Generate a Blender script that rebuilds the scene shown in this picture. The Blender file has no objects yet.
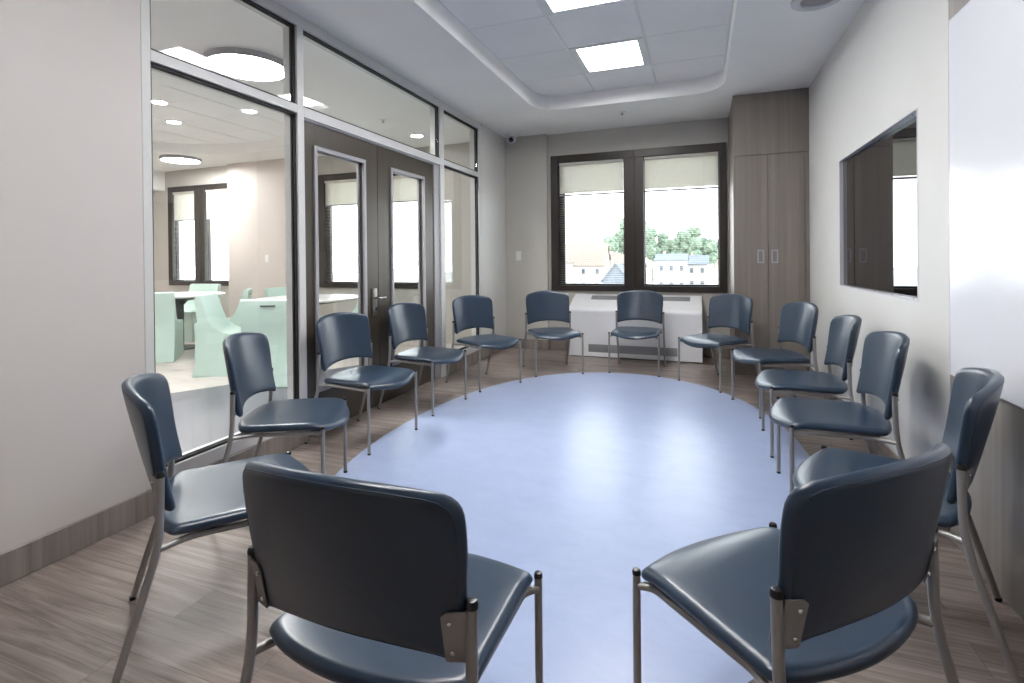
import bpy, bmesh, math, random
from mathutils import Vector, Matrix
random.seed(7)
PI = math.pi
SC = bpy.context.scene
COL = SC.collection

# ------------------------------------------------------------------ helpers
def lin(c):
    c = c / 255.0
    return c / 12.92 if c <= 0.04045 else ((c + 0.055) / 1.055) ** 2.4
def rgb(r, g, b): return (lin(r), lin(g), lin(b), 1.0)

def new_bm(): return bmesh.new()

def finish(name, bm, material, parent=None, smooth=None):
    bmesh.ops.recalc_face_normals(bm, faces=bm.faces)
    me = bpy.data.meshes.new(name)
    bm.to_mesh(me); bm.free()
    for m in (material if isinstance(material, (list, tuple)) else [material]):
        me.materials.append(m)
    if smooth:
        for p in me.polygons: p.use_smooth = True
        if smooth < 180: me.set_sharp_from_angle(angle=math.radians(smooth))
    o = bpy.data.objects.new(name, me)
    COL.objects.link(o)
    if parent is not None: o.parent = parent
    return o

def tag(o, label=None, cat=None, group=None, kind=None):
    if label: o['label'] = label
    if cat: o['category'] = cat
    if group: o['group'] = group
    if kind: o['kind'] = kind
    return o

def empty(name, loc=(0, 0, 0), rz=0.0):
    o = bpy.data.objects.new(name, None)
    o.empty_display_size = 0.1
    COL.objects.link(o)
    o.location = loc; o.rotation_euler = (0, 0, rz)
    return o

def thing(name, label, cat, loc=(0, 0, 0), rz=0.0, group=None):
    return tag(empty(name, loc, rz), label, cat, group)

def structure(o, label, cat):
    return tag(o, label, cat, None, 'structure')

def box(bm, x0, x1, y0, y1, z0, z1, bevel=0.0, seg=2, mi=0):
    vs = [bm.verts.new((x, y, z)) for x in (x0, x1) for y in (y0, y1) for z in (z0, z1)]
    idx = ((0, 1, 3, 2), (4, 6, 7, 5), (0, 4, 5, 1), (2, 3, 7, 6), (0, 2, 6, 4), (1, 5, 7, 3))
    fs = [bm.faces.new([vs[i] for i in f]) for f in idx]
    for f in fs: f.material_index = mi
    if bevel > 0:
        es = {e for f in fs for e in f.edges}
        r = bmesh.ops.bevel(bm, geom=list(es), offset=bevel, segments=seg, profile=0.5, affect='EDGES', clamp_overlap=True)
        for f in r['faces']: f.material_index = mi
    return fs

def fillet(pts, r, n=6):
    pts = [Vector(p) for p in pts]
    out = [pts[0]]
    for i in range(1, len(pts) - 1):
        a, b, c = pts[i - 1], pts[i], pts[i + 1]
        d1, d2 = (a - b), (c - b)
        t = min(r, d1.length * 0.49, d2.length * 0.49)
        p, q = b + d1.normalized() * t, b + d2.normalized() * t
        for k in range(n + 1):
            s = k / n
            out.append(p * (1 - s) ** 2 + b * 2 * s * (1 - s) + q * s * s)
    out.append(pts[-1])
    return out

def tube(bm, pts, r, n=12):
    pts = [Vector(p) for p in pts]
    t0 = (pts[1] - pts[0]).normalized()
    nrm = t0.orthogonal().normalized()
    rings = []
    for i, p in enumerate(pts):
        if i == 0: t = t0
        elif i == len(pts) - 1: t = (pts[i] - pts[i - 1]).normalized()
        else: t = ((pts[i + 1] - p).normalized() + (p - pts[i - 1]).normalized()).normalized()
        nrm = (nrm - t * nrm.dot(t)).normalized()
        b = t.cross(nrm)
        rr = r[i] if isinstance(r, (list, tuple)) else r
        rings.append([bm.verts.new(p + (nrm * math.cos(2 * PI * k / n) + b * math.sin(2 * PI * k / n)) * rr) for k in range(n)])
    for i in range(len(rings) - 1):
        for k in range(n):
            bm.faces.new((rings[i][k], rings[i][(k + 1) % n], rings[i + 1][(k + 1) % n], rings[i + 1][k]))
    bm.faces.new(rings[0][::-1]); bm.faces.new(rings[-1])

def lathe(bm, prof, c=(0, 0, 0), n=32, axis='z', ring=False):
    """prof: list of (radius, height); closed at both ends when the radius is 0."""
    rows = []
    if ring: prof = list(prof) + [prof[0]]
    for r, h in prof:
        row = []
        for k in range(n if r > 1e-6 else 1):
            a = 2 * PI * k / n
            x, y, z = r * math.cos(a), r * math.sin(a), h
            if axis == 'y': x, y, z = x, h, y
            if axis == 'x': x, y, z = h, x, y
            row.append(bm.verts.new((c[0] + x, c[1] + y, c[2] + z)))
        rows.append(row)
    for a, b in zip(rows, rows[1:]):
        for k in range(n):
            k2 = (k + 1) % n
            if len(a) == 1 and len(b) == 1: continue
            if len(a) == 1: bm.faces.new((a[0], b[k], b[k2]))
            elif len(b) == 1: bm.faces.new((a[k], a[k2], b[0]))
            else: bm.faces.new((a[k], a[k2], b[k2], b[k]))
    if ring: return
    for row, flip in ((rows[0], True), (rows[-1], False)):
        if len(row) > 1: bm.faces.new(row[::-1] if flip else row)

def extrude_poly(bm, poly, f0, f1):
    """side walls and caps between two images of a 2-D polygon."""
    a = [bm.verts.new(f0(u, v)) for u, v in poly]
    b = [bm.verts.new(f1(u, v)) for u, v in poly]
    n = len(poly)
    for i in range(n):
        bm.faces.new((a[i], a[(i + 1) % n], b[(i + 1) % n], b[i]))
    bm.faces.new(a[::-1]); bm.faces.new(b)

def round_poly(pts, n=5):
    """pts: (x, y, r) -> closed outline with filleted corners."""
    out = []
    m = len(pts)
    for i in range(m):
        a, b, c = Vector(pts[i - 1][:2]), Vector(pts[i][:2]), Vector(pts[(i + 1) % m][:2])
        r = pts[i][2]
        d1, d2 = a - b, c - b
        t = min(r, d1.length * 0.48, d2.length * 0.48)
        if t < 1e-5: out.append(b); continue
        p, q = b + d1.normalized() * t, b + d2.normalized() * t
        for k in range(n + 1):
            s = k / n
            out.append(p * (1 - s) ** 2 + b * 2 * s * (1 - s) + q * s * s)
    return out

def resample(poly, n):
    L = [0.0]
    m = len(poly)
    for i in range(m): L.append(L[-1] + (poly[(i + 1) % m] - poly[i]).length)
    out, j = [], 0
    for k in range(n):
        d = L[-1] * k / n
        while L[j + 1] < d: j += 1
        s = (d - L[j]) / max(L[j + 1] - L[j], 1e-9)
        out.append(poly[j].lerp(poly[(j + 1) % m], s))
    return out

# ------------------------------------------------------------------ materials
def mat(name, color, rough=0.5, metal=0.0, **kw):
    m = bpy.data.materials.new(name); m.use_nodes = True
    b = m.node_tree.nodes['Principled BSDF']
    b.inputs['Base Color'].default_value = color
    b.inputs['Roughness'].default_value = rough
    b.inputs['Metallic'].default_value = metal
    for k, v in kw.items(): b.inputs[k].default_value = v
    return m

class NT:
    def __init__(s, m): s.m, s.nt = m, m.node_tree; s.b = s.nt.nodes['Principled BSDF']
    def n(s, t, **kw):
        x = s.nt.nodes.new(t)
        for k, v in kw.items():
            if k in x.inputs.keys(): x.inputs[k].default_value = v
            else: setattr(x, k, v)
        return x
    def l(s, a, b): s.nt.links.new(a, b)
    def coords(s, scale=(1, 1, 1), rot=(0, 0, 0), space='Object'):
        t = s.n('ShaderNodeTexCoord'); mp = s.n('ShaderNodeMapping')
        mp.inputs['Scale'].default_value = scale; mp.inputs['Rotation'].default_value = rot
        s.l(t.outputs[space], mp.inputs['Vector']); return mp.outputs['Vector']
    def ramp(s, fac, stops):
        r = s.n('ShaderNodeValToRGB')
        e = r.color_ramp.elements
        while len(e) < len(stops): e.new(0.5)
        for i, (p, c) in enumerate(stops): e[i].position = p; e[i].color = c
        s.l(fac, r.inputs['Fac']); return r.outputs['Color']
    def mix(s, fac, a, b, mode='MIX'):
        x = s.n('ShaderNodeMix', data_type='RGBA', blend_type=mode)
        if isinstance(fac, (int, float)): x.inputs[0].default_value = fac
        else: s.l(fac, x.inputs[0])
        for i, v in ((6, a), (7, b)):
            if isinstance(v, tuple): x.inputs[i].default_value = v
            else: s.l(v, x.inputs[i])
        return x.outputs[2]
    def bump(s, h, strength=0.1, dist=0.01):
        x = s.n('ShaderNodeBump'); x.inputs['Strength'].default_value = strength; x.inputs['Distance'].default_value = dist
        s.l(h, x.inputs['Height']); s.l(x.outputs['Normal'], s.b.inputs['Normal'])

def paint(name, col, rough=0.55, bump=0.03):
    m = mat(name, col, rough); t = NT(m)
    nz = t.n('ShaderNodeTexNoise', Scale=160.0, Detail=3.0)
    t.l(t.coords(), nz.inputs['Vector'])
    n2 = t.n('ShaderNodeTexNoise', Scale=1.3, Detail=4.0)
    t.l(t.coords(), n2.inputs['Vector'])
    dark = tuple(c * 0.94 for c in col[:3]) + (1,)
    t.l(t.ramp(n2.outputs['Fac'], [(0.3, dark), (0.7, col)]), t.b.inputs['Base Color'])
    t.bump(nz.outputs['Fac'], bump, 0.002)
    return m

def wood(name, dark, light, axis='z', rough=0.45, scale=1.0):
    """streaky laminate, the grain along one axis"""
    m = mat(name, light, rough); t = NT(m)
    sc = {'z': (34, 34, 0.9), 'x': (0.9, 34, 34), 'y': (34, 0.9, 34)}[axis]
    v = t.coords(tuple(c * scale for c in sc))
    n1 = t.n('ShaderNodeTexNoise', Scale=1.0, Detail=6.0, Roughness=0.6); t.l(v, n1.inputs['Vector'])
    sc2 = {'z': (9, 9, 0.5), 'x': (0.5, 9, 9), 'y': (9, 0.5, 9)}[axis]
    n2 = t.n('ShaderNodeTexNoise', Scale=1.0, Detail=3.0); t.l(t.coords(tuple(c * scale for c in sc2)), n2.inputs['Vector'])
    f = t.mix(0.5, n1.outputs['Fac'], n2.outputs['Fac'])
    t.l(t.ramp(f, [(0.32, dark), (0.68, light)]), t.b.inputs['Base Color'])
    t.bump(n1.outputs['Fac'], 0.06, 0.002)
    return m

def plank_floor(name, cols, rough=0.4, rowh=0.15):
    m = mat(name, cols[1], rough); t = NT(m)
    v = t.coords()
    br = t.n('ShaderNodeTexBrick', Scale=1.0, offset=0.37)
    br.inputs['Brick Width'].default_value = 1.22; br.inputs['Row Height'].default_value = rowh
    br.inputs['Mortar Size'].default_value = 0.0009; br.inputs['Mortar Smooth'].default_value = 0.3
    br.inputs['Color1'].default_value = (0, 0, 0, 1); br.inputs['Color2'].default_value = (1, 1, 1, 1)
    br.inputs['Mortar'].default_value = (0.5, 0.5, 0.5, 1)
    t.l(v, br.inputs['Vector'])
    # shift the grain from plank to plank
    add = t.n('ShaderNodeVectorMath', operation='ADD'); sca = t.n('ShaderNodeVectorMath', operation='SCALE')
    t.l(br.outputs['Color'], sca.inputs[0]); sca.inputs['Scale'].default_value = 37.0
    t.l(t.coords((2.0, 38, 1)), add.inputs[0]); t.l(sca.outputs[0], add.inputs[1])
    n1 = t.n('ShaderNodeTexNoise', Scale=1.0, Detail=8.0, Roughness=0.66, Distortion=0.7); t.l(add.outputs[0], n1.inputs['Vector'])
    n2 = t.n('ShaderNodeTexNoise', Scale=1.0, Detail=3.0, Roughness=0.5)
    add2 = t.n('ShaderNodeVectorMath', operation='ADD')
    t.l(t.coords((1.1, 4.5, 1)), add2.inputs[0]); t.l(sca.outputs[0], add2.inputs[1]); t.l(add2.outputs[0], n2.inputs['Vector'])
    g = t.ramp(n1.outputs['Fac'], [(0.3, cols[0]), (0.52, cols[1]), (0.74, cols[2])])
    knots = t.ramp(n2.outputs['Fac'], [(0.24, (0.52, 0.5, 0.48, 1)), (0.46, (1, 1, 1, 1))])
    g = t.mix(1.0, g, knots, 'MULTIPLY')
    tone = t.ramp(br.outputs['Color'], [(0.0, (0.93, 0.93, 0.93, 1)), (1.0, (1.05, 1.04, 1.03, 1))])
    g = t.mix(1.0, g, tone, 'MULTIPLY')
    g = t.mix(br.outputs['Fac'], g, tuple(c * 0.8 for c in cols[0][:3]) + (1,))
    t.l(g, t.b.inputs['Base Color'])
    t.bump(n1.outputs['Fac'], 0.08, 0.002)
    return m

def glass(name, tint=(0.97, 0.985, 0.98, 1)):
    m = bpy.data.materials.new(name); m.use_nodes = True
    nt = m.node_tree; nt.nodes.clear()
    out = nt.nodes.new('ShaderNodeOutputMaterial'); mx = nt.nodes.new('ShaderNodeMixShader')
    tr = nt.nodes.new('ShaderNodeBsdfTransparent'); gl = nt.nodes.new('ShaderNodeBsdfGlossy')
    fr = nt.nodes.new('ShaderNodeFresnel'); ge = nt.nodes.new('ShaderNodeNewGeometry'); ma = nt.nodes.new('ShaderNodeMath')
    tr.inputs['Color'].default_value = tint; gl.inputs['Roughness'].default_value = 0.0
    ma.operation = 'MULTIPLY_ADD'; ma.inputs[1].default_value = 1 / 1.5 - 1.5; ma.inputs[2].default_value = 1.5
    nt.links.new(ge.outputs['Backfacing'], ma.inputs[0]); nt.links.new(ma.outputs[0], fr.inputs['IOR'])
    nt.links.new(fr.outputs['Fac'], mx.inputs['Fac']); nt.links.new(tr.outputs[0], mx.inputs[1]); nt.links.new(gl.outputs[0], mx.inputs[2])
    nt.links.new(mx.outputs[0], out.inputs['Surface'])
    return m

def glow(name, col, strength):
    m = mat(name, (0.9, 0.9, 0.9, 1), 0.5)
    b = m.node_tree.nodes['Principled BSDF']
    b.inputs['Emission Color'].default_value = col; b.inputs['Emission Strength'].default_value = strength
    return m

def vinyl():
    m = mat('navy vinyl', rgb(26, 46, 66), 0.31); t = NT(m)
    t.b.inputs['Specular IOR Level'].default_value = 0.7
    n = t.n('ShaderNodeTexVoronoi', Scale=420.0); t.l(t.coords(), n.inputs['Vector'])
    n2 = t.n('ShaderNodeTexNoise', Scale=9.0, Detail=3.0); t.l(t.coords(), n2.inputs['Vector'])
    t.l(t.ramp(n2.outputs['Fac'], [(0.3, rgb(25, 44, 64)), (0.7, rgb(27, 48, 68))]), t.b.inputs['Base Color'])
    t.bump(n.outputs['Distance'], 0.012, 0.001)
    return m

def blue_floor():
    m = mat('periwinkle sheet vinyl', rgb(150, 166, 208), 0.3); t = NT(m)
    n = t.n('ShaderNodeTexNoise', Scale=5.0, Detail=8.0, Roughness=0.7, Distortion=0.6); t.l(t.coords((1, 1.8, 1)), n.inputs['Vector'])
    t.l(t.ramp(n.outputs['Fac'], [(0.25, rgb(147, 161, 193)), (0.75, rgb(160, 173, 203))]), t.b.inputs['Base Color'])
    n2 = t.n('ShaderNodeTexNoise', Scale=60.0, Detail=3.0); t.l(t.coords(), n2.inputs['Vector'])
    t.bump(n2.outputs['Fac'], 0.03, 0.002)
    return m

M = dict(
    wall=paint('warm off-white wall paint', rgb(202, 197, 193)),
    wall_r=paint('white wall paint', rgb(212, 212, 209)),
    wall_b=paint('grey wall paint', rgb(186, 183, 176)),
    wall_o=paint('beige wall paint', rgb(204, 195, 189)),
    ceil=paint('ceiling paint', rgb(248, 248, 247), 0.7),
    tile=paint('acoustic tile', rgb(246, 246, 247), 0.85, 0.12),
    grid=mat('ceiling grid', rgb(224, 226, 228), 0.4),
    floor=plank_floor('grey oak planks', [rgb(94, 84, 79), rgb(138, 126, 120), rgb(168, 156, 149)]),
    floor_o=plank_floor('pale planks', [rgb(196, 186, 180), rgb(212, 203, 198), rgb(222, 214, 209)], 0.4),
    floor_d=mat('slate grey vinyl', rgb(96, 93, 100), 0.35),
    blue=blue_floor(),
    base=wood('grey wood base', rgb(104, 97, 92), rgb(146, 137, 130), 'z', 0.45),
    panel=wood('grey wood panel', rgb(120, 115, 110), rgb(150, 144, 138), 'z', 0.45),
    cup=wood('taupe wood laminate', rgb(104, 97, 91), rgb(132, 124, 116), 'z', 0.5, 0.7),
    door=wood('dark brown door laminate', rgb(54, 48, 40), rgb(70, 62, 53), 'z', 0.38),
    alu=mat('satin aluminium', rgb(204, 204, 203), 0.42, 0.0),
    steel=mat('brushed steel', rgb(170, 170, 172), 0.3, 1.0),
    jamb=mat('grey painted steel', rgb(158, 157, 161), 0.4),
    dsteel=mat('dull steel', rgb(128, 126, 122), 0.35, 0.7),
    gasket=mat('black gasket', rgb(22, 20, 22), 0.6),
    bronze=mat('dark bronze window frame', rgb(43, 37, 33), 0.38, 0.15),
    glass=glass('clear glass'),
    slat=mat('cream blind slat', rgb(212, 210, 201), 0.5),
    vinyl=vinyl(),
    seam=mat('navy vinyl seam', rgb(34, 50, 68), 0.45),
    leg=mat('grey powder-coated tube', rgb(152, 150, 148), 0.36, 0.55),
    plate=mat('grey steel plate', rgb(150, 148, 146), 0.38, 0.55),
    screw=mat('zinc screw', rgb(215, 215, 215), 0.22, 1.0),
    black=mat('black plastic', rgb(18, 18, 20), 0.28),
    white=mat('white enamel', rgb(224, 225, 228), 0.35),
    grille=mat('grey grille', rgb(148, 149, 152), 0.5, 0.3),
    board=mat('gloss whiteboard', rgb(226, 228, 234), 0.16),
    screen=mat('black television glass', rgb(16, 15, 18), 0.02, 0.0, **{'IOR': 2.3}),
    tvframe=mat('silver frame', rgb(206, 204, 212), 0.35, 0.1),
    mint=mat('mint moulded plastic', rgb(190, 213, 204), 0.42),
    top=mat('white laminate top', rgb(236, 233, 231), 0.3),
    under=mat('dark grey table steel', rgb(74, 78, 80), 0.45, 0.3),
    plastic=mat('white plastic', rgb(236, 236, 234), 0.35),
    camwhite=mat('light grey camera shell', rgb(205, 207, 212), 0.3),
    dark=mat('camera lens', rgb(20, 22, 30), 0.1),
    troffer=glow('troffer diffuser', (1.0, 0.98, 0.97, 1), 36.0),
    disk=glow('disk light diffuser', (1.0, 0.98, 0.97, 1), 90.0),
    roof_tan=mat('tan shingle roof', rgb(124, 108, 95), 0.9),
    roof_grey=mat('grey shingle roof', rgb(94, 98, 103), 0.9),
    siding=mat('white siding', rgb(168, 164, 160), 0.8),
    siding_c=mat('cream siding', rgb(150, 138, 124), 0.8),
    hglass=mat('dark house window', rgb(60, 66, 74), 0.2),
    ground=mat('pale ground', rgb(212, 211, 203), 0.95),
    bark=mat('bark', rgb(96, 84, 70), 0.9),
)
def leafmat():
    m = mat('tree leaves', rgb(96, 122, 82), 0.8); t = NT(m)
    n = t.n('ShaderNodeTexNoise', Scale=0.9, Detail=6.0); t.l(t.coords(), n.inputs['Vector'])
    t.l(t.ramp(n.outputs['Fac'], [(0.3, rgb(80, 96, 78)), (0.7, rgb(116, 130, 108))]), t.b.inputs['Base Color'])
    return m
M['leaf'] = leafmat()

# ------------------------------------------------------------------ dimensions
XL, XR, YB, YF = -2.44, 0.985, 6.42, -1.6      # left glazing face, right wall, window wall, wall behind the camera
XO = -9.35                                     # far end of the neighbouring room
ZC, ZT = 2.80, 2.95                            # gypsum ceiling, tile field

# ------------------------------------------------------------------ floor
bm = new_bm(); box(bm, XL - 0.06, XR + 0.15, YF - 0.1, YB + 0.25, -0.12, 0.0)
structure(finish('floor', bm, M['floor']), 'grey wood plank floor of the meeting room', 'floor')

# oval inlay of blue sheet vinyl
pts = []
for k in range(160):
    a = 2 * PI * k / 160; e = 2 / 2.15
    cx, sy = math.cos(a), math.sin(a)
    pts.append((-0.71 + 1.315 * math.copysign(abs(cx) ** e, cx), 3.22 + 2.06 * math.copysign(abs(sy) ** e, sy)))
bm = new_bm(); extrude_poly(bm, pts, lambda u, v: (u, v, -0.001), lambda u, v: (u, v, 0.0022))
structure(finish('floor_inlay', bm, M['blue']), 'pale blue oval of sheet vinyl set in the plank floor', 'floor')

# neighbouring room: pale planks, with a darker zone by the glazing
def flat_slab(name, poly, m, z0=-0.12, z1=0.0):
    bm = new_bm(); extrude_poly(bm, poly, lambda u, v: (u, v, z0), lambda u, v: (u, v, z1)); return finish(name, bm, m)
structure(flat_slab('floor_lounge', [(XO - .15, YF - .1), (-7.3, YF - .1), (-2.73, 6.4), (-2.73, YB + .25), (XO - .15, YB + .25)], M['floor_o']),
          'pale plank floor of the room beyond the glass', 'floor')
structure(flat_slab('floor_entry', [(-7.3, YF - .1), (XL - .06, YF - .1), (XL - .06, YB + .25), (-2.73, YB + .25), (-2.73, 6.4)], M['floor_d']),
          'slate grey floor just beyond the glass partition', 'floor')

# ------------------------------------------------------------------ walls
bm = new_bm(); box(bm, XL - 0.13, XL, YF, 1.632, 0.0, ZC)
structure(finish('wall_left', bm, M['wall']), 'plain off-white wall at the left edge', 'wall')
bm = new_bm(); box(bm, XL - 0.13, XL, 5.60, 6.36, 0.0, ZC)
structure(finish('wall_left_corner', bm, M['wall_r']), 'narrow wall strip between the glazing and the back corner', 'wall')
NY0, NY1, NZ0, NZ1, ND = 2.978, 4.444, .966, 1.903, .052
bm = new_bm(); box(bm, XR + ND, XR + 0.15, YF, YB + 0.25, 0.0, 3.1)
box(bm, XR, XR + ND, YF, NY0, 0.0, 3.1); box(bm, XR, XR + ND, NY1, YB + .25, 0.0, 3.1)
box(bm, XR, XR + ND, NY0, NY1, 0.0, NZ0); box(bm, XR, XR + ND, NY0, NY1, NZ1, 3.1)
structure(finish('wall_right', bm, M['wall_r']), 'white wall holding the television', 'wall')
bm = new_bm(); box(bm, XL - 0.13, XR + .15, YF - 0.12, YF, 0.0, 3.1)
structure(finish('wall_front', bm, M['wall']), 'wall behind the viewer', 'wall')

WIN = [(-1.818, 0.292), (-5.57, -3.46), (-8.9, -7.2)]
WZ0, WZ1 = 0.766, 2.51
bm = new_bm()
xs = [XO - .15] + [v for w in sorted(WIN) for v in w] + [XR + .15]
for i in range(0, len(xs), 2): box(bm, xs[i], xs[i + 1], YB, YB + 0.25, 0.0, 3.1)
for a, b in WIN:
    box(bm, a, b, YB, YB + 0.25, 0.0, WZ0 - .001); box(bm, a, b, YB, YB + 0.25, WZ1 + .001, 3.1)
structure(finish('wall_back', bm, M['wall_b']), 'grey outside wall with the windows', 'wall')
bm = new_bm(); box(bm, XL - .13, -1.862, 6.36, YB, 0.0, ZC)
structure(finish('wall_pier', bm, M['wall_b']), 'shallow grey wall pier left of the window', 'wall')
bm = new_bm(); box(bm, -7.36, -5.66, 6.30, YB, 0.0, ZC)
structure(finish('wall_lounge_pier', bm, M['wall_o']), 'beige wall pier between the windows of the room beyond the glass', 'wall')
bm = new_bm(); box(bm, XO - 0.15, XO, YF, YB, 0.0, 3.1)
structure(finish('wall_lounge_left', bm, M['wall_o']), 'far end wall of the room beyond the glass', 'wall')
bm = new_bm(); box(bm, XO, XL - .13, YF - 0.12, YF, 0.0, 3.1)
structure(finish('wall_lounge_front', bm, M['wall_o']), 'front wall of the room beyond the glass', 'wall')
bm = new_bm(); box(bm, XO, XO + .34, 4.0, 6.42, 2.46, ZC)
structure(finish('trim_2', bm, M['ceil']), 'white ceiling bulkhead at the far end beyond the glass', 'trim')

# baseboards
def baseboard(name, parts, label):
    bm = new_bm()
    for p in parts: box(bm, *p, 0.0, 0.122, 0.003, 1)
    return structure(finish(name, bm, M['base']), label, 'baseboard')
baseboard('baseboard_left', [(XL, XL + .012, YF, 2.678)], 'grey wood baseboard along the left wall and glazing')
baseboard('baseboard_corner', [(XL, XL + .012, 4.634, 6.36), (XL + .012, -1.862, 6.348, 6.36), (-1.862, -1.85, 6.348, YB)], 'grey wood baseboard around the back left corner')
baseboard('baseboard_back', [(-1.85, 0.317, YB - .012, YB)], 'grey wood baseboard under the window')
baseboard('baseboard_right', [(XR - .012, XR, 2.65, 5.55)], 'grey wood baseboard under the television wall')
baseboard('baseboard_lounge', [(-7.37, -5.65, 6.288, 6.30)], 'wood baseboard of the pier beyond the glass')

# wood wall panel that carries the whiteboard
bm = new_bm(); box(bm, XR - .006, XR, YF, 2.635, 0.0, ZC, 0.001, 1)
structure(finish('wall_right_panel', bm, M['panel']), 'grey wood wall panel behind and below the whiteboard', 'wall')

# ------------------------------------------------------------------ ceilings
def ring_plane(name, outer, inners, z, m):
    """flat ceiling with holes and a vertical curb round each hole"""
    bm = new_bm(); es = []
    loops = []
    for poly in [outer] + inners:
        vs = [bm.verts.new((x, y, z)) for x, y in poly]
        es += [bm.edges.new((vs[i], vs[(i + 1) % len(vs)])) for i in range(len(vs))]
        loops.append(vs)
    bmesh.ops.triangle_fill(bm, use_beauty=True, use_dissolve=False, edges=es)
    for vs in loops[1:]:
        up = [bm.verts.new((v.co.x, v.co.y, ZT + .01)) for v in vs]
        for i in range(len(vs)):
            bm.faces.new((vs[i], vs[(i + 1) % len(vs)], up[(i + 1) % len(vs)], up[i]))
    return finish(name, bm, m)

TX = [-1.66, -1.035, -0.405, 0.228]
Y0, Y1, RR = -0.30, 5.372, 0.36
rec = [v for v in round_poly([(TX[0], Y0, RR), (TX[3], Y0, RR), (TX[3], Y1, RR), (TX[0], Y1, RR)], 14)]
structure(ring_plane('ceiling', [(XL - .1, YF), (XR, YF), (XR, YB), (XL - .1, YB)], [[(v.x, v.y) for v in rec]], ZC, M['ceil']),
          'smooth grey-white ceiling with a rounded raised tray', 'ceiling')
circ = [(-6.2 + 1.78 * math.cos(2 * PI * k / 72), 3.98 + 1.78 * math.sin(2 * PI * k / 72)) for k in range(72)]
structure(ring_plane('ceiling_lounge', [(XO, YF), (XL - .1, YF), (XL - .1, YB), (XO, YB)], [circ], ZC, M['ceil']),
          'white ceiling beyond the glass with a round raised tray', 'ceiling')

def tiles(name, xs, ys, skip, m, label):
    bm = new_bm()
    for i in range(len(xs) - 1):
        for j in range(len(ys) - 1):
            if (i, j) in skip: continue
            box(bm, xs[i] + .009, xs[i + 1] - .009, ys[j] + .003, ys[j + 1] - .003, ZT, ZT + .02, 0.004, 1)
    for x in xs: box(bm, x - .014, x + .014, ys[0], ys[-1], ZT + .007, ZT + .03, mi=1)
    for y in ys: box(bm, xs[0], xs[-1], y - .014, y + .014, ZT + .008, ZT + .03, mi=1)
    box(bm, xs[0] - .05, xs[-1] + .05, ys[0] - .05, ys[-1] + .05, ZT + .075, ZT + .09)
    return structure(finish(name, bm, [M['tile'], M['grid']]), label, 'ceiling')
TY = [Y0 - .06] + [4.82 - 0.63 * k for k in range(8, -1, -1)] + [Y1 + .02]
LIGHT_ROWS = [8, 6, 4, 2]
tiles('ceiling_tiles', TX, TY, {(1, j) for j in LIGHT_ROWS}, M['tile'], 'square acoustic ceiling tiles inside the raised tray')
OX = [-8.0 + .6 * k for k in range(0, 7)]; OY = [2.18 + .6 * k for k in range(0, 7)]
tiles('ceiling_tiles_lounge', OX, OY, set(), M['tile'], 'square ceiling tiles in the round tray beyond the glass')

# recessed troffers
proto = None
TROFFER_LABEL = {8: 'square ceiling light panel nearest the window', 6: 'second square ceiling light panel from the window, at the top edge',
                 4: 'square ceiling light panel above the viewer', 2: 'square ceiling light panel behind the viewer'}
for j in LIGHT_ROWS:
    x0, x1, y0, y1 = TX[1], TX[2], TY[j], TY[j + 1]
    t = thing('ceiling_light', TROFFER_LABEL[j], 'ceiling light', ((x0 + x1) / 2, (y0 + y1) / 2, ZT), 0, 'square ceiling light panels')
    hx, hy = (x1 - x0) / 2 - .012, (y1 - y0) / 2 - .006
    bm = new_bm()
    for a in ((-hx, -hx + .055, -hy, hy), (hx - .055, hx, -hy, hy), (-hx + .055, hx - .055, -hy, -hy + .035), (-hx + .055, hx - .055, hy - .035, hy)):
        box(bm, *a, -.004, .045, .002, 1)
    finish('frame', bm, M['grid'], t)
    bm = new_bm(); box(bm, -hx + .05, hx - .05, -hy + .03, hy - .03, .0455, .055); finish('diffuser', bm, M['troffer'], t)

def sprinkler(x, y, label):
    t = thing('ceiling_sprinkler', label, 'sprinkler', (x, y, ZC), 0, 'ceiling sprinklers')
    bm = new_bm(); lathe(bm, [(0, 0), (.04, 0), (.038, -.006), (.012, -.01), (0, -.01)], n=24); finish('escutcheon', bm, M['plastic'], t, 40)
    bm = new_bm(); lathe(bm, [(0, -.008), (.008, -.008), (.007, -.026), (.017, -.028), (.017, -.031), (0, -.031)], n=16); finish('head', bm, M['steel'], t, 40)
sprinkler(-0.80, 5.72, 'small sprinkler in the ceiling in front of the window')
sprinkler(-3.42, 5.0, 'small ceiling sprinkler seen through the glass above the doors')

# ceiling speaker at the top edge
t = thing('ceiling_speaker', 'round flush speaker in the ceiling near the white wall', 'speaker', (0.70, 3.655, ZC))
bm = new_bm(); lathe(bm, [(.095, 0), (.15, 0), (.148, -.012), (.1, -.016), (.095, -.006)], n=48, ring=True); finish('rim', bm, M['camwhite'], t, 50)
bm = new_bm(); lathe(bm, [(0, -.006), (.06, -.008), (.0955, -.006), (.0955, -.001), (0, -.001)], n=48); finish('grille', bm, M['grille'], t, 50)

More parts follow.
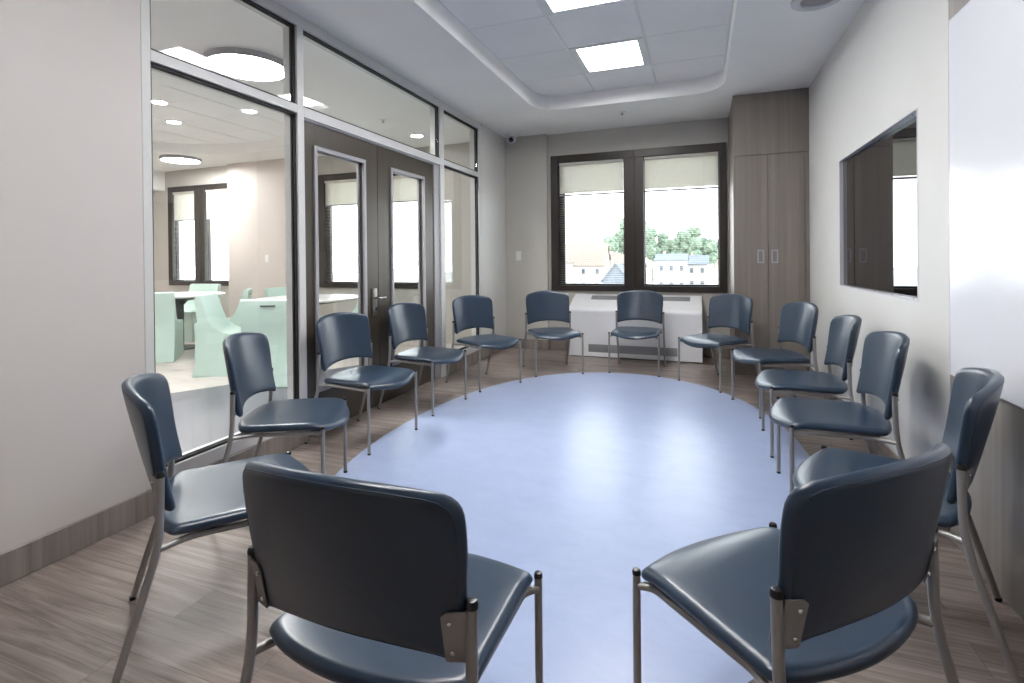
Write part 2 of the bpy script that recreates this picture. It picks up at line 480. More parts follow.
# disk lights and downlights beyond the glass
def disk_light(x, y, r, label, h=.045):
    t = thing('round_ceiling_light', label, 'ceiling light', (x, y, ZC + .004), 0, 'round disk lights beyond the glass')
    bm = new_bm(); lathe(bm, [(r, 0), (r + .02, 0), (r + .02, -h - .006), (r + .002, -h - .006)], n=56, ring=True); finish('rim', bm, M['jamb'], t, 40)
    bm = new_bm(); lathe(bm, [(0, -.011), (r, -.011), (r, -h), (0, -h)], n=56); finish('diffuser', bm, M['disk'], t, 40)
disk_light(-3.43, 3.14, .29, 'large round ceiling light seen in the upper left glass pane')
disk_light(-7.58, 5.66, .26, 'round ceiling light near the far window beyond the glass')
disk_light(-3.9, 0.2, .29, 'unseen round fill light added beyond the plain left wall, near the glass')  # out-of-view lamp added to brighten the room beyond the glass
disk_light(-7.6, 0.6, .29, 'unseen round fill light added beyond the plain left wall, at the far end')  # second added fill lamp, also never in view
def downlight(x, y, z, label):
    t = thing('downlight', label, 'ceiling light', (x, y, z), 0, 'small downlights beyond the glass')
    bm = new_bm(); lathe(bm, [(.075, .002), (.095, 0), (.093, -.008), (.075, -.006)], n=32, ring=True); finish('trim_ring', bm, M['grid'], t, 40)
    bm = new_bm(); lathe(bm, [(0, -.004), (.074, -.004), (.074, .002), (0, .002)], n=32); finish('lens', bm, M['disk'], t, 40)
downlight(-5.58, 3.92, ZT, 'leftmost small downlight in the round tray beyond the glass')
downlight(-6.21, 4.55, ZT, 'small downlight of the round tray beyond the glass, the one lowest in view')
downlight(-4.95, 4.55, ZT, 'small downlight in the round tray beside the metal post')
downlight(-3.45, 5.80, ZC, 'small downlight seen in the glass above the right door')

# ------------------------------------------------------------------ outside windows
def outside_window(n, x0, x1, label, mo=.935, stile=.07):
    w = structure(empty('window_%d' % n, (0, 0, 0)), label, 'window')
    ya, yb = YB - .035, YB + .095
    m0, m1 = x0 + mo, x0 + mo + .24
    bm = new_bm()
    box(bm, x0, x0 + .1, ya, yb, WZ0, WZ1, .004, 1); box(bm, x1 - .082, x1, ya, yb, WZ0, WZ1, .004, 1)
    box(bm, x0 + .1, x1 - .082, ya, yb, WZ1 - .095, WZ1, .004, 1); box(bm, x0 + .1, x1 - .082, ya, yb, WZ0, WZ0 + .07, .004, 1)
    box(bm, m0, m1, ya, yb, WZ0 + .07, WZ1 - .095, .004, 1)
    box(bm, (m0 + m1) / 2 - .012, (m0 + m1) / 2 + .012, ya - .012, ya, WZ0 + .03, WZ1 - .03, .003, 1)
    finish('window_frame', bm, M['bronze'], w)
    for a, b, st in ((x0 + .1, m0, stile), (m1, x1 - .082, .012)):
        bm = new_bm()
        y0, y1 = YB + .035, YB + .085
        box(bm, a, a + st, y0, y1, WZ0 + .07, WZ1 - .095); box(bm, b - .012, b, y0, y1, WZ0 + .07, WZ1 - .095)
        box(bm, a + st, b - .012, y0, y1, WZ0 + .07, WZ0 + .09); box(bm, a + st, b - .012, y0, y1, WZ1 - .12, WZ1 - .095)
        s = finish('sash', bm, M['bronze'], w)
        bm = new_bm(); box(bm, a + st, b - .012, YB + .057, YB + .063, WZ0 + .09, WZ1 - .12)
        finish('pane', bm, M['glass'], s)
    return (x0 + .105, m0 - .005), (m1 + .005, x1 - .087)

def blind(a, b, zb, label, group, tilt=62, fine=True):
    t = thing('venetian_blind', label, 'window blind', ((a + b) / 2, YB + .005, WZ1 - .0955), 0, group)
    hw = (b - a) / 2; top = WZ1 - .0955
    bm = new_bm(); box(bm, -hw, hw, -.02, .02, -.035, 0, .002, 1); finish('headrail', bm, M['slat'], t)
    bm = new_bm()
    z = top - .036; c, s = math.cos(math.radians(tilt)), math.sin(math.radians(tilt)); d = .0125
    def slat(z, c, s, th=.0006):
        p = [(-d * c, -d * s), (d * c, d * s)]; n = (-s * th, c * th)
        q = [(p[0][0] - n[0], p[0][1] - n[1]), (p[1][0] - n[0], p[1][1] - n[1]), (p[1][0] + n[0], p[1][1] + n[1]), (p[0][0] + n[0], p[0][1] + n[1])]
        extrude_poly(bm, q, lambda u, v: (-hw + .004, u, z - top + v), lambda u, v: (hw - .004, u, z - top + v))
    while z > zb + .026: slat(z, c, s); z -= .0205
    for k in (-.62, .62):
        tube(bm, [(hw * k, -.014, -.03), (hw * k, -.014, zb - top)], .002, 6)
    finish('slats', bm, M['slat'], t)
    bm = new_bm(); box(bm, -hw + .002, hw - .002, -.014, .014, zb - top, zb - top + .022, .003, 1); finish('bottom_rail', bm, M['grille'], t)
    if fine:
        bm = new_bm(); z = zb - .022
        while z > WZ0 + .08: slat(z, 1.0, 0.0, .0005); z -= .0225
        finish('open_slats', bm, M['slat'], t)

G1, G2 = 'blinds of the meeting room window', 'blinds of the windows beyond the glass'
l, r = outside_window(1, *WIN[0], 'dark framed two-part window in the back wall')
blind(*l, 1.985, 'half-drawn cream blind in the left half of the back window', G1)
blind(*r, 1.985, 'half-drawn cream blind in the right half of the back window', G1)
l, r = outside_window(2, *WIN[1], 'dark framed window seen through the door glass')
blind(*l, 2.02, 'cream blind seen through the glass of the left door', G2)
blind(*r, 2.02, 'cream blind seen through the glass of the right door', G2)
l, r = outside_window(3, *WIN[2], 'tall dark framed window at the far end beyond the glass', .65, .012)
blind(*l, 1.90, 'white blind in the left half of the far window beyond the glass', G2)
blind(*r, 1.90, 'white blind in the right half of the far window beyond the glass', G2)

# ------------------------------------------------------------------ glazed partition on the left
P = structure(empty('window_4', (XL, 0, 0)), 'aluminium framed glass partition with double doors along the left side', 'window')
FX0, FX1 = -0.115, 0.0
def member(name, y0, y1, z0, z1, x0=FX0, x1=FX1, m='alu'):
    bm = new_bm(); box(bm, x0, x1, y0, y1, z0, z1, .002, 1); return finish(name, bm, M[m], P)
JY0, M1a, M1b, M2a, M2b, JY1a, JY1b = 1.634, 2.618, 2.676, 4.548, 4.632, 5.498, 5.598
member('jamb', JY0, JY0 + .044, 0.122, 2.72)
member('mullion', M1a, M1b, 0.0, 2.72)
member('mullion', M2a, M2b, 0.0, 2.72)
member('door_jamb', 4.448, M2a, 0.0, 2.135, -.10, -.02, 'jamb')
member('jamb', JY1a, JY1b, 0.122, 2.72)
member('head_rail', JY0, JY1b, 2.72, 2.775)
bm = new_bm(); box(bm, FX0 - .01, -.012, JY0, JY1b, 2.775, 2.80); finish('head_channel', bm, M['alu'], P)
member('transom_rail', JY0 + .044, M1a, 2.152, 2.205)
member('transom_rail', M1b, M2a, 2.138, 2.205)
member('transom_rail', M2b, JY1a, 2.152, 2.205)
member('sill_rail', JY0 + .044, M1a, 0.122, 0.192)
member('sill_rail', M2b, JY1a, 0.122, 0.192)
bm = new_bm(); box(bm, FX0, -.001, JY0, M1a, 0.0, .1215); box(bm, FX0, -.001, M2b, JY1b, 0.0, .1215); finish('sill_base', bm, M['base'], P)
bm = new_bm(); box(bm, FX0 - .01, -.02, M1b, M2a, 2.128, 2.138); finish('door_stop', bm, M['alu'], P)
for y0, y1, z0, z1 in ((JY0 + .044, M1a, .192, 2.152), (JY0 + .044, M1a, 2.205, 2.72), (M1b, M2a, 2.205, 2.72), (M2b, JY1a, .192, 2.152), (M2b, JY1a, 2.205, 2.72)):
    bm = new_bm(); box(bm, -.036, -.028, y0 + .006, y1 - .006, z0 + .006, z1 - .006); pn = finish('pane', bm, M['glass'], P)
    bm = new_bm(); g = .014
    for s0, s1 in ((-.050, -.0375), (-.0265, -.016)):
        box(bm, s0, s1, y0, y0 + g, z0, z1); box(bm, s0, s1, y1 - g, y1, z0, z1)
        box(bm, s0, s1, y0 + g, y1 - g, z0, z0 + g); box(bm, s0, s1, y0 + g, y1 - g, z1 - g, z1)
    finish('gasket', bm, M['gasket'], pn)

# double doors
def door(n, y0, y1, g0, g1, label, lever):
    d = structure(empty('door_%d' % n, (XL - .03, 0, 0)), label, 'door')
    z0, z1, gz0, gz1 = .008, 2.125, .30, 1.965
    bm = new_bm(); xa, xb = -.045, 0.0
    box(bm, xa, xb, y0, g0, z0, z1); box(bm, xa, xb, g1, y1, z0, z1)
    box(bm, xa, xb, g0, g1, z0, gz0); box(bm, xa, xb, g0, g1, gz1, z1)
    finish('leaf', bm, M['door'], d)
    bm = new_bm(); f = .016
    for xo, x1 in ((-.058, -.040), (-.006, .014)):
        box(bm, xo, x1, g0 - .012, g0 + f, gz0 - .012, gz1 + .012, .002, 1); box(bm, xo, x1, g1 - f, g1 + .012, gz0 - .012, gz1 + .012, .002, 1)
        box(bm, xo, x1, g0 + f, g1 - f, gz0 - .012, gz0 + f, .002, 1); box(bm, xo, x1, g0 + f, g1 - f, gz1 - f, gz1 + .012, .002, 1)
    finish('vision_frame', bm, M['jamb'], d)
    bm = new_bm(); box(bm, -.027, -.019, g0 + .004, g1 - .004, gz0 + .004, gz1 - .004); finish('pane', bm, M['glass'], d)
    if lever:
        bm = new_bm(); box(bm, 0.0, .012, 3.425, 3.49, .74, .965, .006, 2); h = finish('handle', bm, M['dsteel'], d, 40)
        bm = new_bm(); tube(bm, fillet([(.01, 3.457, .885), (.06, 3.457, .885), (.065, 3.52, .885), (.05, 3.55, .882)], .02), .0095, 12); finish('lever', bm, M['steel'], h, 40)
        bm = new_bm(); lathe(bm, [(0, .012), (.016, .012), (.014, .02), (0, .021)], (0, 3.457, .80), 20, 'x'); finish('lock_cylinder', bm, M['screw'], h, 40)
door(1, 2.681, 3.519, 2.80, 3.345, 'left leaf of the dark brown double door with tall glass and lever handle', True)
door(2, 3.524, 4.445, 3.715, 4.255, 'right leaf of the dark brown double door with tall glass', False)

# ------------------------------------------------------------------ cupboard
t = thing('tall_cupboard', 'tall taupe wood cupboard built in right of the window', 'cupboard', (0.317, 5.555, 0))
W, Dp = XR - .317, YB - 5.555
bm = new_bm(); box(bm, 0, W - .001, .02, Dp - .001, 0.0, ZC - .001); finish('carcass', bm, M['cup'], t)
bm = new_bm(); box(bm, .001, W - .001, 0, .0195, 2.192, ZC - .002, .0015, 1); finish('upper_panel', bm, M['cup'], t)
bm = new_bm(); box(bm, W - .038, W - .001, .006, .0195, 0.002, 2.188, .0015, 1); finish('filler_strip', bm, M['cup'], t)
for a, b, h0, lock in ((.001, .3075, .212, False), (.311, W - .041, .336, True)):
    bm = new_bm(); box(bm, a, b, 0, .0195, .09, 2.187, .002, 1); d = finish('door', bm, M['cup'], t)
    bm = new_bm(); x1 = h0 + .06
    box(bm, h0, h0 + .012, -.004, .001, 1.122, 1.252); box(bm, x1 - .012, x1, -.004, .001, 1.122, 1.252)
    box(bm, h0 + .012, x1 - .012, -.004, .001, 1.122, 1.134); box(bm, h0 + .012, x1 - .012, -.004, .001, 1.24, 1.252)
    box(bm, h0 + .012, x1 - .012, -.0015, .001, 1.134, 1.24, mi=1)
    tag(finish('handle', bm, [M['jamb'], M['dsteel']], d), 'flush silver pull')
    if lock:
        bm = new_bm(); lathe(bm, [(0, -.006), (.009, -.006), (.01, .001), (0, .001)], (.425, 0, 1.108), 16, 'y'); finish('lock', bm, M['screw'], d, 40)
bm = new_bm(); box(bm, .001, W - .001, .03, .05, 0, .088); finish('plinth', bm, M['cup'], t)

# ------------------------------------------------------------------ heating cabinet under the window
t = thing('fan_coil_cabinet', 'white metal heating cabinet under the window', 'heating unit', (-1.503, 6.02, 0))
W = 1.518; yb = YB - 6.02 - .013
prof = [(v.x, v.y) for v in round_poly([(0, .012, 0), (0, .578, .045), (.37, .728, .01), (yb, .728, 0), (yb, .012, 0)], 6)]
bm = new_bm(); extrude_poly(bm, prof, lambda u, v: (0, u, v), lambda u, v: (W, u, v)); finish('housing', bm, M['white'], t, 30)
bm = new_bm(); box(bm, .03, W - .03, .02, yb - .02, 0, .012); finish('base', bm, M['under'], t)
bm = new_bm()
for k in range(9): box(bm, .245, 1.25, -.004, .001, .066 + k * .0105, .072 + k * .0105)
box(bm, .24, .245, -.004, .001, .064, .158); box(bm, 1.25, 1.255, -.004, .001, .064, .158); box(bm, .24, 1.255, -.0015, .001, .064, .158)
finish('lower_grille', bm, M['grille'], t)
bm = new_bm(); sl = .15 / .37
for k in range(11):
    y = .232 + k * .009
    extrude_poly(bm, [(y, .578 + y * sl - .004), (y + .005, .578 + (y + .005) * sl - .004), (y + .005, .578 + (y + .005) * sl + .003), (y, .578 + y * sl + .003)],
                 lambda u, v: (.226, u, v), lambda u, v: (1.388, u, v))
finish('top_grille', bm, M['grille'], t)

# ------------------------------------------------------------------ television, whiteboard, switches, camera
t = thing('wall_television', 'black glass television panel set in a silver-lined niche of the white wall', 'television', (XR, (NY0 + NY1) / 2, NZ0))
hy, H, e = (NY1 - NY0) / 2 - .001, NZ1 - NZ0 - .001, .006
bm = new_bm()
box(bm, -.002, ND - .001, -hy, hy, .001, e); box(bm, -.002, ND - .001, -hy, hy, H - e, H)
box(bm, -.002, ND - .001, -hy, -hy + e, e, H - e); box(bm, -.002, ND - .001, hy - e, hy, e, H - e)
fr = finish('frame', bm, M['tvframe'], t)
for k in range(5):
    for z, d in ((e, .002), (H - e, -.002)):
        bm = new_bm(); lathe(bm, [(0, -abs(d)), (.005, -abs(d)), (.004, abs(d)), (0, abs(d))], (.02, -hy + .12 + k * (2 * hy - .24) / 4, z), 10)
        finish('screw', bm, M['under'], fr, 40)
bm = new_bm(); q = .024
extrude_poly(bm, [(ND - .006, -hy + e), (ND - .006 - q, hy - e), (ND - .002, hy - e), (ND - .002, -hy + e)], lambda u, v: (u, v, e), lambda u, v: (u, v, H - e)); finish('screen', bm, M['screen'], t)

t = thing('whiteboard', 'large glossy whiteboard on the wood panel at the right edge', 'whiteboard', (XR - .0065, 1.40, .70))
bm = new_bm(); box(bm, -.012, 0, -1.2, 1.2, .002, 1.455, .001, 1); finish('writing_surface', bm, M['board'], t)
bm = new_bm()
for a in ((-1.203, 1.203, 0, .002), (-1.203, 1.203, 1.455, 1.457), (-1.203, -1.2, .002, 1.455), (1.2, 1.203, .002, 1.455)): box(bm, -.013, 0, *a)
finish('edge_trim', bm, M['tvframe'], t)

def switch(loc, label, group):
    t = thing('light_switch', label, 'switch', loc, 0, group)
    bm = new_bm(); box(bm, -.036, .036, -.007, 0, -.06, .06, .003, 2); finish('plate', bm, M['plastic'], t)
    bm = new_bm(); box(bm, -.017, .017, -.011, -.006, -.034, .034, .002, 1); finish('rocker', bm, M['plastic'], t)
switch((-2.258, 6.36, 1.22), 'white light switch on the grey pier left of the window', 'light switches')
switch((-6.52, 6.30, 1.22), 'white light switch on the beige wall beyond the glass', 'light switches')

t = thing('security_camera', 'small white dome camera in the ceiling corner left of the window', 'camera', (-2.30, 6.22, ZC))
bm = new_bm(); lathe(bm, [(0, 0), (.075, 0), (.075, -.03), (.07, -.036), (0, -.036)], n=32); finish('mount', bm, M['camwhite'], t, 40)
bm = new_bm(); lathe(bm, [(0, -.036)] + [(.068 * math.cos(a), -.05 - .068 * math.sin(a)) for a in [i * PI / 2 / 10 for i in range(10)]] + [(0, -.118)], n=32); finish('dome', bm, M['camwhite'], t, 40)
cd = Vector((.36, -.92, -.35)).normalized()
bm = new_bm(); c0 = Vector((0, 0, -.06)); tube(bm, [c0 + cd * .05, c0 + cd * .073], [.034, .026], 20); finish('lens', bm, M['dark'], t, 40)

# ------------------------------------------------------------------ chairs of the circle
CG = 'navy vinyl chairs around the blue oval'
def pad(outline, s_rim, rim, half, field, n=180):
    """upholstered pad: a closed shell over a 2-D outline; field(u, v, off) -> xyz"""
    poly = resample(outline, n)
    hx = max(p.x for p in poly) - min(p.x for p in poly); hy = max(p.y for p in poly) - min(p.y for p in poly)
    cx = (max(p.x for p in poly) + min(p.x for p in poly)) / 2; cy = (max(p.y for p in poly) + min(p.y for p in poly)) / 2
    rows = []
    for k in range(7):
        a = PI / 2 * k / 6; d = rim * (1 - math.sin(a)); rows.append((1 - 2 * d / hx, 1 - 2 * d / hy, half * math.cos(a)))
    rows.reverse()                                            # rim -> inner
    rows = rows[::1]
    ins = [(1 - 2 * rim / hx) * f for f in (.85, .66, .45, .24, .08)], [(1 - 2 * rim / hy) * f for f in (.85, .66, .45, .24, .08)]
    prof = sorted(rows, key=lambda r: r[2]) + [(a, b, half) for a, b in zip(*ins)]
    bm = new_bm()
    def ring(sx, sy, off):
        return [bm.verts.new(field(cx + (p.x - cx) * sx, cy + (p.y - cy) * sy, off)) for p in poly]
    rim_ring = ring(prof[0][0], prof[0][1], 0.0)
    for sgn in (1, -1):
        prev = rim_ring
        for sx, sy, h in prof[1:]:
            cur = ring(sx, sy, h * sgn)
            for i in range(n): bm.faces.new((prev[i], prev[(i + 1) % n], cur[(i + 1) % n], cur[i]))
            prev = cur
        bm.faces.new(prev)
    return bm

DY = 0.25                       # chair origin lies this far behind the front feet
def seat_field(x, y, off):
    g = 0.0
    if y > -.085: g -= .040 * ((y + .085) / .15) ** 2
    if y < -.28: g += .003 * ((-.28 - y) / .15) ** 2
    g -= .007 * max(0, 1 - (x / .2) ** 2) * max(0, 1 - ((y + .2) / .2) ** 2)
    return (x, y + DY, .4165 + g + off)
def back_y(x, z):
    t = z - .48
    return -.365 - .20 * t + .15 * t * t - (.043 + .09 * t) * (1 - (x / .245) ** 2)
def back_field(x, z, off): return (x, back_y(x, z) + off + DY, z)

SEAT = round_poly([(0, .072, .12), (.10, .057, .08), (.2365, .004, .016), (.2365, -.16, .1), (.2365, -.370, .012), (.18, -.402, .05), (.09, -.424, .08), (0, -.432, .08),
                   (-.09, -.424, .08), (-.18, -.402, .05), (-.2365, -.370, .012), (-.2365, -.16, .1), (-.2365, .004, .016), (-.10, .057, .08)], 6)
BACK = round_poly([(0, .510, .1), (.10, .506, .06), (.19, .491, .04), (.236, .474, .010), (.2385, .60, .05), (.248, .70, .05), (.244, .794, .042), (.13, .822, .1), (0, .832, .12),
                   (-.13, .822, .1), (-.244, .794, .042), (-.248, .70, .05), (-.2385, .60, .05), (-.236, .474, .010), (-.19, .491, .04), (-.10, .506, .06)], 6)

def make_chair(name):
    root = empty(name)
    finish('seat', pad(SEAT, .9, .022, .0175, seat_field, 120), M['vinyl'], root, 180)
    bk = finish('backrest', pad(BACK, .9, .02, .0165, back_field, 120), M['vinyl'], root, 180)
    bm = new_bm()                                     # stitched seam round the rear shell
    sp = resample(BACK, 72)
    loop = [Vector(back_field(p.x * .962, .654 + (p.y - .654) * .948, -.0141)) for p in sp]
    tube(bm, loop + [loop[0]], .0012, 6); finish('seam', bm, M['seam'], bk, 180)
    for s in (-1, 1):
        bm = new_bm(); tube(bm, [(s * .2475, DY, .008), (s * .2475, DY, .412)], .0098, 14); lg = finish('front_leg', bm, M['leg'], root, 40)
        bm = new_bm(); lathe(bm, [(0, .410), (.0108, .410), (.0108, .4165), (.0085, .4215), (0, .4235)], (s * .2475, DY, 0), 16); finish('end_cap', bm, M['black'], lg, 50)
        bm = new_bm(); lathe(bm, [(0, 0), (.0095, 0), (.0107, .004), (.0107, .012), (0, .012)], (s * .2475, DY, 0), 16); finish('foot_glide', bm, M['black'], lg, 50)
        bm = new_bm()
        path = fillet([(s * .249, -.5125 + DY, .008), (s * .25, -.397 + DY, .395), (s * .25, -.392 + DY, .592)], .07, 8)
        tube(bm, path, .0108, 14); lg = finish('rear_leg', bm, M['leg'], root, 40)
        bm = new_bm(); lathe(bm, [(0, .590), (.0118, .590), (.0118, .597), (.009, .6035), (0, .606)], (s * .25, -.392 + DY, 0), 16); finish('end_cap', bm, M['black'], lg, 50)
        bm = new_bm(); lathe(bm, [(0, 0), (.0102, 0), (.0116, .004), (.0116, .013), (0, .013)], (s * .249, -.5135 + DY, 0), 16); finish('foot_glide', bm, M['black'], lg, 50)
        bm = new_bm()
        path = fillet([(s * .2475, DY - .004, .383), (s * .218, -.03 + DY, .383), (s * .213, -.325 + DY, .387), (s * .249, -.397 + DY, .387)], .035, 7)
        tube(bm, path, .0095, 12); finish('side_rail', bm, M['leg'], root, 40)
        # bracket plate behind the backrest
        bm = new_bm(); a = []
        for off in (-.0172, -.0212):
            for x, z in ((.203, .492), (.203, .580), (.212, .588), (.2445, .588), (.2445, .488), (.207, .488)):
                yy = back_y(x, z) + off
                a.append(bm.verts.new((s * x, yy + DY, z)))
        for i in range(6): bm.faces.new((a[i], a[(i + 1) % 6], a[6 + (i + 1) % 6], a[6 + i]))
        bm.faces.new(a[:6][::-1]); bm.faces.new(a[6:])
        pl = finish('bracket_plate', bm, M['plate'], root)
        for z in (.508, .566):
            bm = new_bm(); lathe(bm, [(0, -.0045), (.003, -.004), (.0052, -.001), (.0052, .002), (0, .002)], (s * .216, back_y(.216, z) - .0212 + DY, z), 12, 'y')
            finish('screw', bm, M['screw'], pl, 60)
    return root

def copy_tree(o, parent=None):
    c = o.copy(); COL.objects.link(c)
    if parent is not None: c.parent = parent
    for ch in list(o.children): copy_tree(ch, c)
    return c

CHAIRS = [  # front-foot midpoint x, y, heading in degrees, label
    (-0.629, 1.195, 90.1, 'navy chair at the front left seen from straight behind, cut by the bottom edge'),
    (0.019, 1.465, 135.5, 'navy chair at the front right seen from behind, cut by the bottom edge'),
    (0.390, 2.140, 162.0, 'navy chair by the wood panel under the whiteboard, partly behind the front right chair'),
    (-1.381, 1.459, 51.0, 'large navy chair beside the plain left wall, turned sideways'),
    (-1.766, 2.127, 27.2, 'navy chair in front of the big glass pane on the left'),
    (-1.890, 2.850, -3.9, 'navy chair in front of the left door leaf'),
    (-1.894, 3.652, -4.7, 'navy chair in front of the right door leaf'),
    (-1.737, 4.367, -27.3, 'navy chair in front of the narrow glass side pane'),
    (-1.342, 4.984, -57.2, 'navy chair at the left corner of the window, before the switch pier'),
    (-0.640, 5.247, -92.8, 'navy chair facing the viewer in front of the white heating cabinet'),
    (-0.020, 4.967, -134.0, 'navy chair between the heating cabinet and the wood cupboard'),
    (0.325, 4.359, -161.1, 'navy chair in front of the wood cupboard doors beside the white wall'),
    (0.392, 3.597, 179.6, 'navy chair under the far end of the television'),
    (0.391, 2.871, 179.0, 'navy chair under the near end of the television with its shadow on the wall'),
]
proto = make_chair('stacking_chair')
for i, (x, y, a, lab) in enumerate(CHAIRS):
    c = proto if i == 0 else copy_tree(proto)
    r = math.radians(a)
    c.location = (x - DY * math.cos(r), y - DY * math.sin(r), 0.0)
    c.rotation_euler = (0, 0, r - PI / 2)
    tag(c, lab, 'chair', CG)

# ------------------------------------------------------------------ mint furniture beyond the glass
def mint_chair(x, y, heading, label, w=.52):
    """moulded chair: one side profile swept across its width; origin at the rear base"""
    t = thing('moulded_chair', label, 'chair', (x, y, 0), math.radians(heading) - PI / 2, 'mint moulded chairs beyond the glass')
    pr = [(-.02, 0, .01), (.03, .22, .1), (.05, .45, .12), (.01, .82, .012), (.06, .835, .015), (.135, .60, .12), (.21, .455, .07), (.40, .43, .1), (.60, .45, .03), (.585, .22, .1), (.60, 0, .01)]
    prof = [(v.x, v.y) for v in round_poly(pr, 5)]
    bm = new_bm(); extrude_poly(bm, prof, lambda u, v: (-w / 2, u, v), lambda u, v: (w / 2, u, v))
    bmesh.ops.bevel(bm, geom=[e for e in bm.edges if len(e.link_faces) == 2 and any(len(f.verts) > 4 for f in e.link_faces)], offset=.012, segments=3, profile=.5, affect='EDGES')
    finish('shell', bm, M['mint'], t, 35)
    bm = new_bm(); box(bm, -.07, .07, .008, .025, .757, .772, .003, 1)
    finish('hand_slot', bm, M['under'], t)
mint_chair(-5.01, 3.96, 33, 'mint moulded chair seen from its side in the middle of the big glass pane')
mint_chair(-3.82, 3.68, 113, 'nearest mint moulded chair seen from behind through the glass beside the metal post')
mint_chair(-6.05, 4.08, 134, 'leftmost mint moulded chair seen from behind at the white table')
mint_chair(-7.37, 5.92, 279, 'mint moulded chair behind the left white table under the far window')
mint_chair(-5.45, 5.00, 222, 'mint moulded chair right of the left white table, seen edge on')
mint_chair(-5.33, 5.40, -14, 'mint moulded chair whose back shows above the nearest mint chair')
mint_chair(-4.20, 5.98, 262, 'mint moulded chair beyond the table seen through the left door glass')

def table(x, y, r, label):
    t = thing('round_table', label, 'table', (x, y, 0), 0, 'round white tables beyond the glass')
    bm = new_bm(); lathe(bm, [(0, .712), (r - .02, .712), (r, .722), (r, .734), (r - .006, .74), (0, .74)], n=56); finish('tabletop', bm, M['top'], t, 40)
    bm = new_bm(); lathe(bm, [(0, .60), (.06, .60), (.1, .65), (r * .75, .695), (r * .8, .7115), (0, .7115)], n=40); finish('under_frame', bm, M['under'], t, 40)
    bm = new_bm(); lathe(bm, [(0, 0), (.05, 0), (.05, .60), (0, .60)], n=24); finish('pedestal', bm, M['under'], t, 40)
    bm = new_bm(); lathe(bm, [(.05, 0), (.24, 0), (.24, .012), (.05, .03)], n=40); finish('foot', bm, M['under'], t, 40)
table(-6.72, 4.97, .55, 'round white table at the far left beyond the glass')
table(-4.45, 4.92, .60, 'round white table seen through the left door glass')

# ------------------------------------------------------------------ outside
GZ = -8.5
bm = new_bm(); box(bm, -260, 160, 20, 420, GZ - .5, GZ)
structure(finish('ground', bm, M['ground']), 'pale ground far below the window', 'ground')

def house(x, y, w, d, wall_h, roof_h, wm, rm, ridge, label, cols=3, rows=2, hip=0.0):
    t = thing('house', label, 'house', (x, y, GZ), 0, 'houses outside the window')
    bm = new_bm(); box(bm, -w / 2, w / 2, 0, d, 0, wall_h)
    if ridge == 'y':     # gable faces the viewer
        extrude_poly(bm, [(-w / 2, wall_h), (w / 2, wall_h), (0, wall_h + roof_h)], lambda u, v: (u, 0, v), lambda u, v: (u, d, v))
    else:
        extrude_poly(bm, [(0, wall_h), (d, wall_h), (d / 2, wall_h + roof_h)], lambda u, v: (-w / 2 + .02, u, v), lambda u, v: (w / 2 - .02, u, v))
    finish('walls', bm, wm, t)
    bm = new_bm(); e = .45; th = .25
    if ridge == 'y':
        for s in (-1, 1):
            k = roof_h / (w / 2)
            extrude_poly(bm, [(s * (w / 2 + e), wall_h - k * e), (0, wall_h + roof_h), (0, wall_h + roof_h + th), (s * (w / 2 + e), wall_h - k * e + th)], lambda u, v: (u, -e, v), lambda u, v: (u, d + e, v))
    else:
        for s in (0, 1):
            k = roof_h / (d / 2); y0 = -e if s == 0 else d + e
            extrude_poly(bm, [(y0, wall_h - k * e), (d / 2, wall_h + roof_h), (d / 2, wall_h + roof_h + th), (y0, wall_h - k * e + th)], lambda u, v: (-w / 2 - e, u, v), lambda u, v: (w / 2 + e, u, v))
    rf = finish('roof', bm, rm, t)
    bm = new_bm(); box(bm, -w * .3, -w * .3 + .7, d * .45, d * .45 + .7, wall_h + roof_h * .3, wall_h + roof_h + 1.0); finish('chimney', bm, M['siding_c'], rf)
    for i in range(cols):
        for j in range(rows):
            px = -w / 2 + w * (i + .5) / cols; pz = wall_h * (j + .5) / rows
            bm = new_bm(); box(bm, px - .45, px + .45, -.06, .05, pz - .65, pz + .65); finish('house_window', bm, M['hglass'], t)
house(-30.2, 138, 11.5, 10, 7.6, 5.6, M['siding'], M['roof_tan'], 'x', 'white house with a tan roof in the left half of the window', 3, 2)
house(-34.1, 126, 4.3, 7.5, 8.9, 3.8, M['siding'], M['roof_tan'], 'y', 'narrow white gabled house at the left edge of the window view', 1, 2)
house(-22.0, 150, 9.0, 9, 7.6, 2.6, M['siding_c'], M['roof_tan'], 'x', 'cream house with a low tan roof below the round tree', 3, 2)
house(-19.8, 128, 6.6, 9, 3.8, 4.0, M['roof_grey'], M['roof_grey'], 'y', 'grey gabled shed at the lower right of the left window half', 2, 1)
house(-7.2, 140, 7.6, 9, 8.6, 1.5, M['siding'], M['roof_grey'], 'x', 'white two-storey house in the middle of the right window half', 3, 2)
house(-0.9, 152, 5.6, 9, 7.4, 2.2, M['siding'], M['roof_grey'], 'x', 'smaller white house right of the two-storey house', 2, 2)
house(6.4, 136, 6.0, 9, 7.0, 4.2, M['siding_c'], M['roof_tan'], 'y', 'cream gabled house at the right edge of the window view', 2, 2)
house(-16.0, 141, 3.4, 8, 7.2, 2.2, M['siding_c'], M['roof_tan'], 'y', 'cream house beside the window post in the right window half', 1, 2)

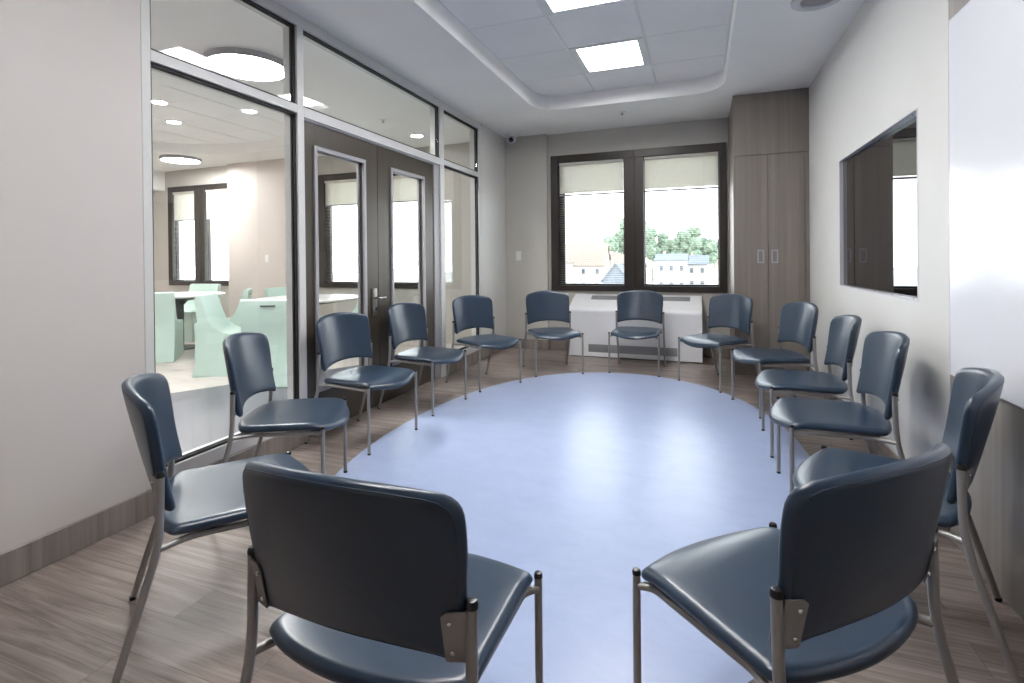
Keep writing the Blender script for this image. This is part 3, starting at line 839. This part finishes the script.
def tree(x, y, r, h, label, seed):
    rnd = random.Random(seed)
    k = (218 if seed == 3 else 176 if seed % 2 else 196) / 160; y = 160 * k; x *= k; r *= k; h = (h + GZ - 1.2) * k + 1.2 - GZ
    t = thing('tree', label, 'tree', (x, y, GZ), 0, 'trees outside the window')
    bm = new_bm(); tube(bm, [(0, 0, 0), (.1, 0, h * .4), (0, .1, h * .8)], [.4, .3, .12], 10); finish('trunk', bm, M['bark'], t, 60)
    bm = new_bm()
    for k in range(26):
        a, q = rnd.uniform(0, 2 * PI), rnd.random() ** .5
        zz = rnd.uniform(-.85, .9); rr = r * math.sqrt(max(.05, 1 - zz * zz)) * q
        c = Vector((math.cos(a) * rr, math.sin(a) * rr, h - r + zz * r * .95)); s = r * rnd.uniform(.22, .38)
        res = bmesh.ops.create_icosphere(bm, subdivisions=3, radius=s, matrix=Matrix.Translation(c))
        for v in res['verts']:
            d = (v.co - c); v.co = c + d * (1 + rnd.uniform(-.28, .28))
    finish('crown', bm, M['leaf'], t)
tree(-20.2, 158, 6.6, 20.2, 'round green tree beside the window post in the left window half', 1)
tree(-13.6, 160, 4.6, 17.8, 'green tree at the left of the right window half', 2)
tree(-9.4, 164, 3.6, 14.6, 'low green tree between the two tall crowns', 3)
tree(-3.2, 162, 4.4, 17.4, 'green tree rising above the two white houses', 4)
tree(1.2, 166, 3.8, 14.8, 'green tree behind the smaller white house', 5)
tree(5.6, 165, 3.8, 14.2, 'green tree at the right edge of the window view', 6)
tree(-88, 150, 5.0, 13.0, 'green tree seen far off through the left door glass', 7)

# ------------------------------------------------------------------ world, camera, colour management
w = bpy.data.worlds.new('overcast sky'); SC.world = w; w.use_nodes = True
nt = w.node_tree; bg = nt.nodes['Background']
tc = nt.nodes.new('ShaderNodeTexCoord'); sx = nt.nodes.new('ShaderNodeSeparateXYZ'); rp = nt.nodes.new('ShaderNodeValToRGB')
nt.links.new(tc.outputs['Generated'], sx.inputs[0]); nt.links.new(sx.outputs['Z'], rp.inputs['Fac'])
rp.color_ramp.elements[0].color = (1.0, 1.0, 1.0, 1); rp.color_ramp.elements[0].position = 0.0
rp.color_ramp.elements[1].color = (0.72, 0.84, 1.0, 1); rp.color_ramp.elements[1].position = 0.8
nt.links.new(rp.outputs['Color'], bg.inputs['Color']); bg.inputs['Strength'].default_value = 7.5

cam = bpy.data.cameras.new('camera'); co = bpy.data.objects.new('camera', cam); COL.objects.link(co)
cam.sensor_fit = 'HORIZONTAL'; cam.sensor_width = 36.0; cam.lens = 508.776 / 1024 * 36
cam.shift_x = 0.0; cam.shift_y = -(341.5 - 260.39) / 1024; cam.clip_start = 0.05; cam.clip_end = 1000
yaw, pit, rol = math.radians(20.310), math.radians(0.322), math.radians(-0.558)
F = Vector((-math.sin(yaw) * math.cos(pit), math.cos(yaw) * math.cos(pit), -math.sin(pit)))
R0 = Vector((math.cos(yaw), math.sin(yaw), 0)); U0 = R0.cross(F)
R = R0 * math.cos(rol) + U0 * math.sin(rol); U = -R0 * math.sin(rol) + U0 * math.cos(rol)
mw = Matrix((R, U, -F)).transposed().to_4x4(); mw.translation = (0, 0, 1.2)
co.matrix_world = mw
SC.camera = co

SC.view_settings.view_transform = 'Standard'; SC.view_settings.look = 'None'
SC.view_settings.gamma = 1.0; SC.view_settings.use_curve_mapping = False
SC.view_settings.exposure = 0.17
cy = SC.cycles
cy.max_bounces = 12; cy.diffuse_bounces = 6; cy.glossy_bounces = 6; cy.transparent_max_bounces = 24; cy.transmission_bounces = 8
cy.use_denoising = True; cy.sample_clamp_indirect = 6.0; cy.caustics_reflective = False
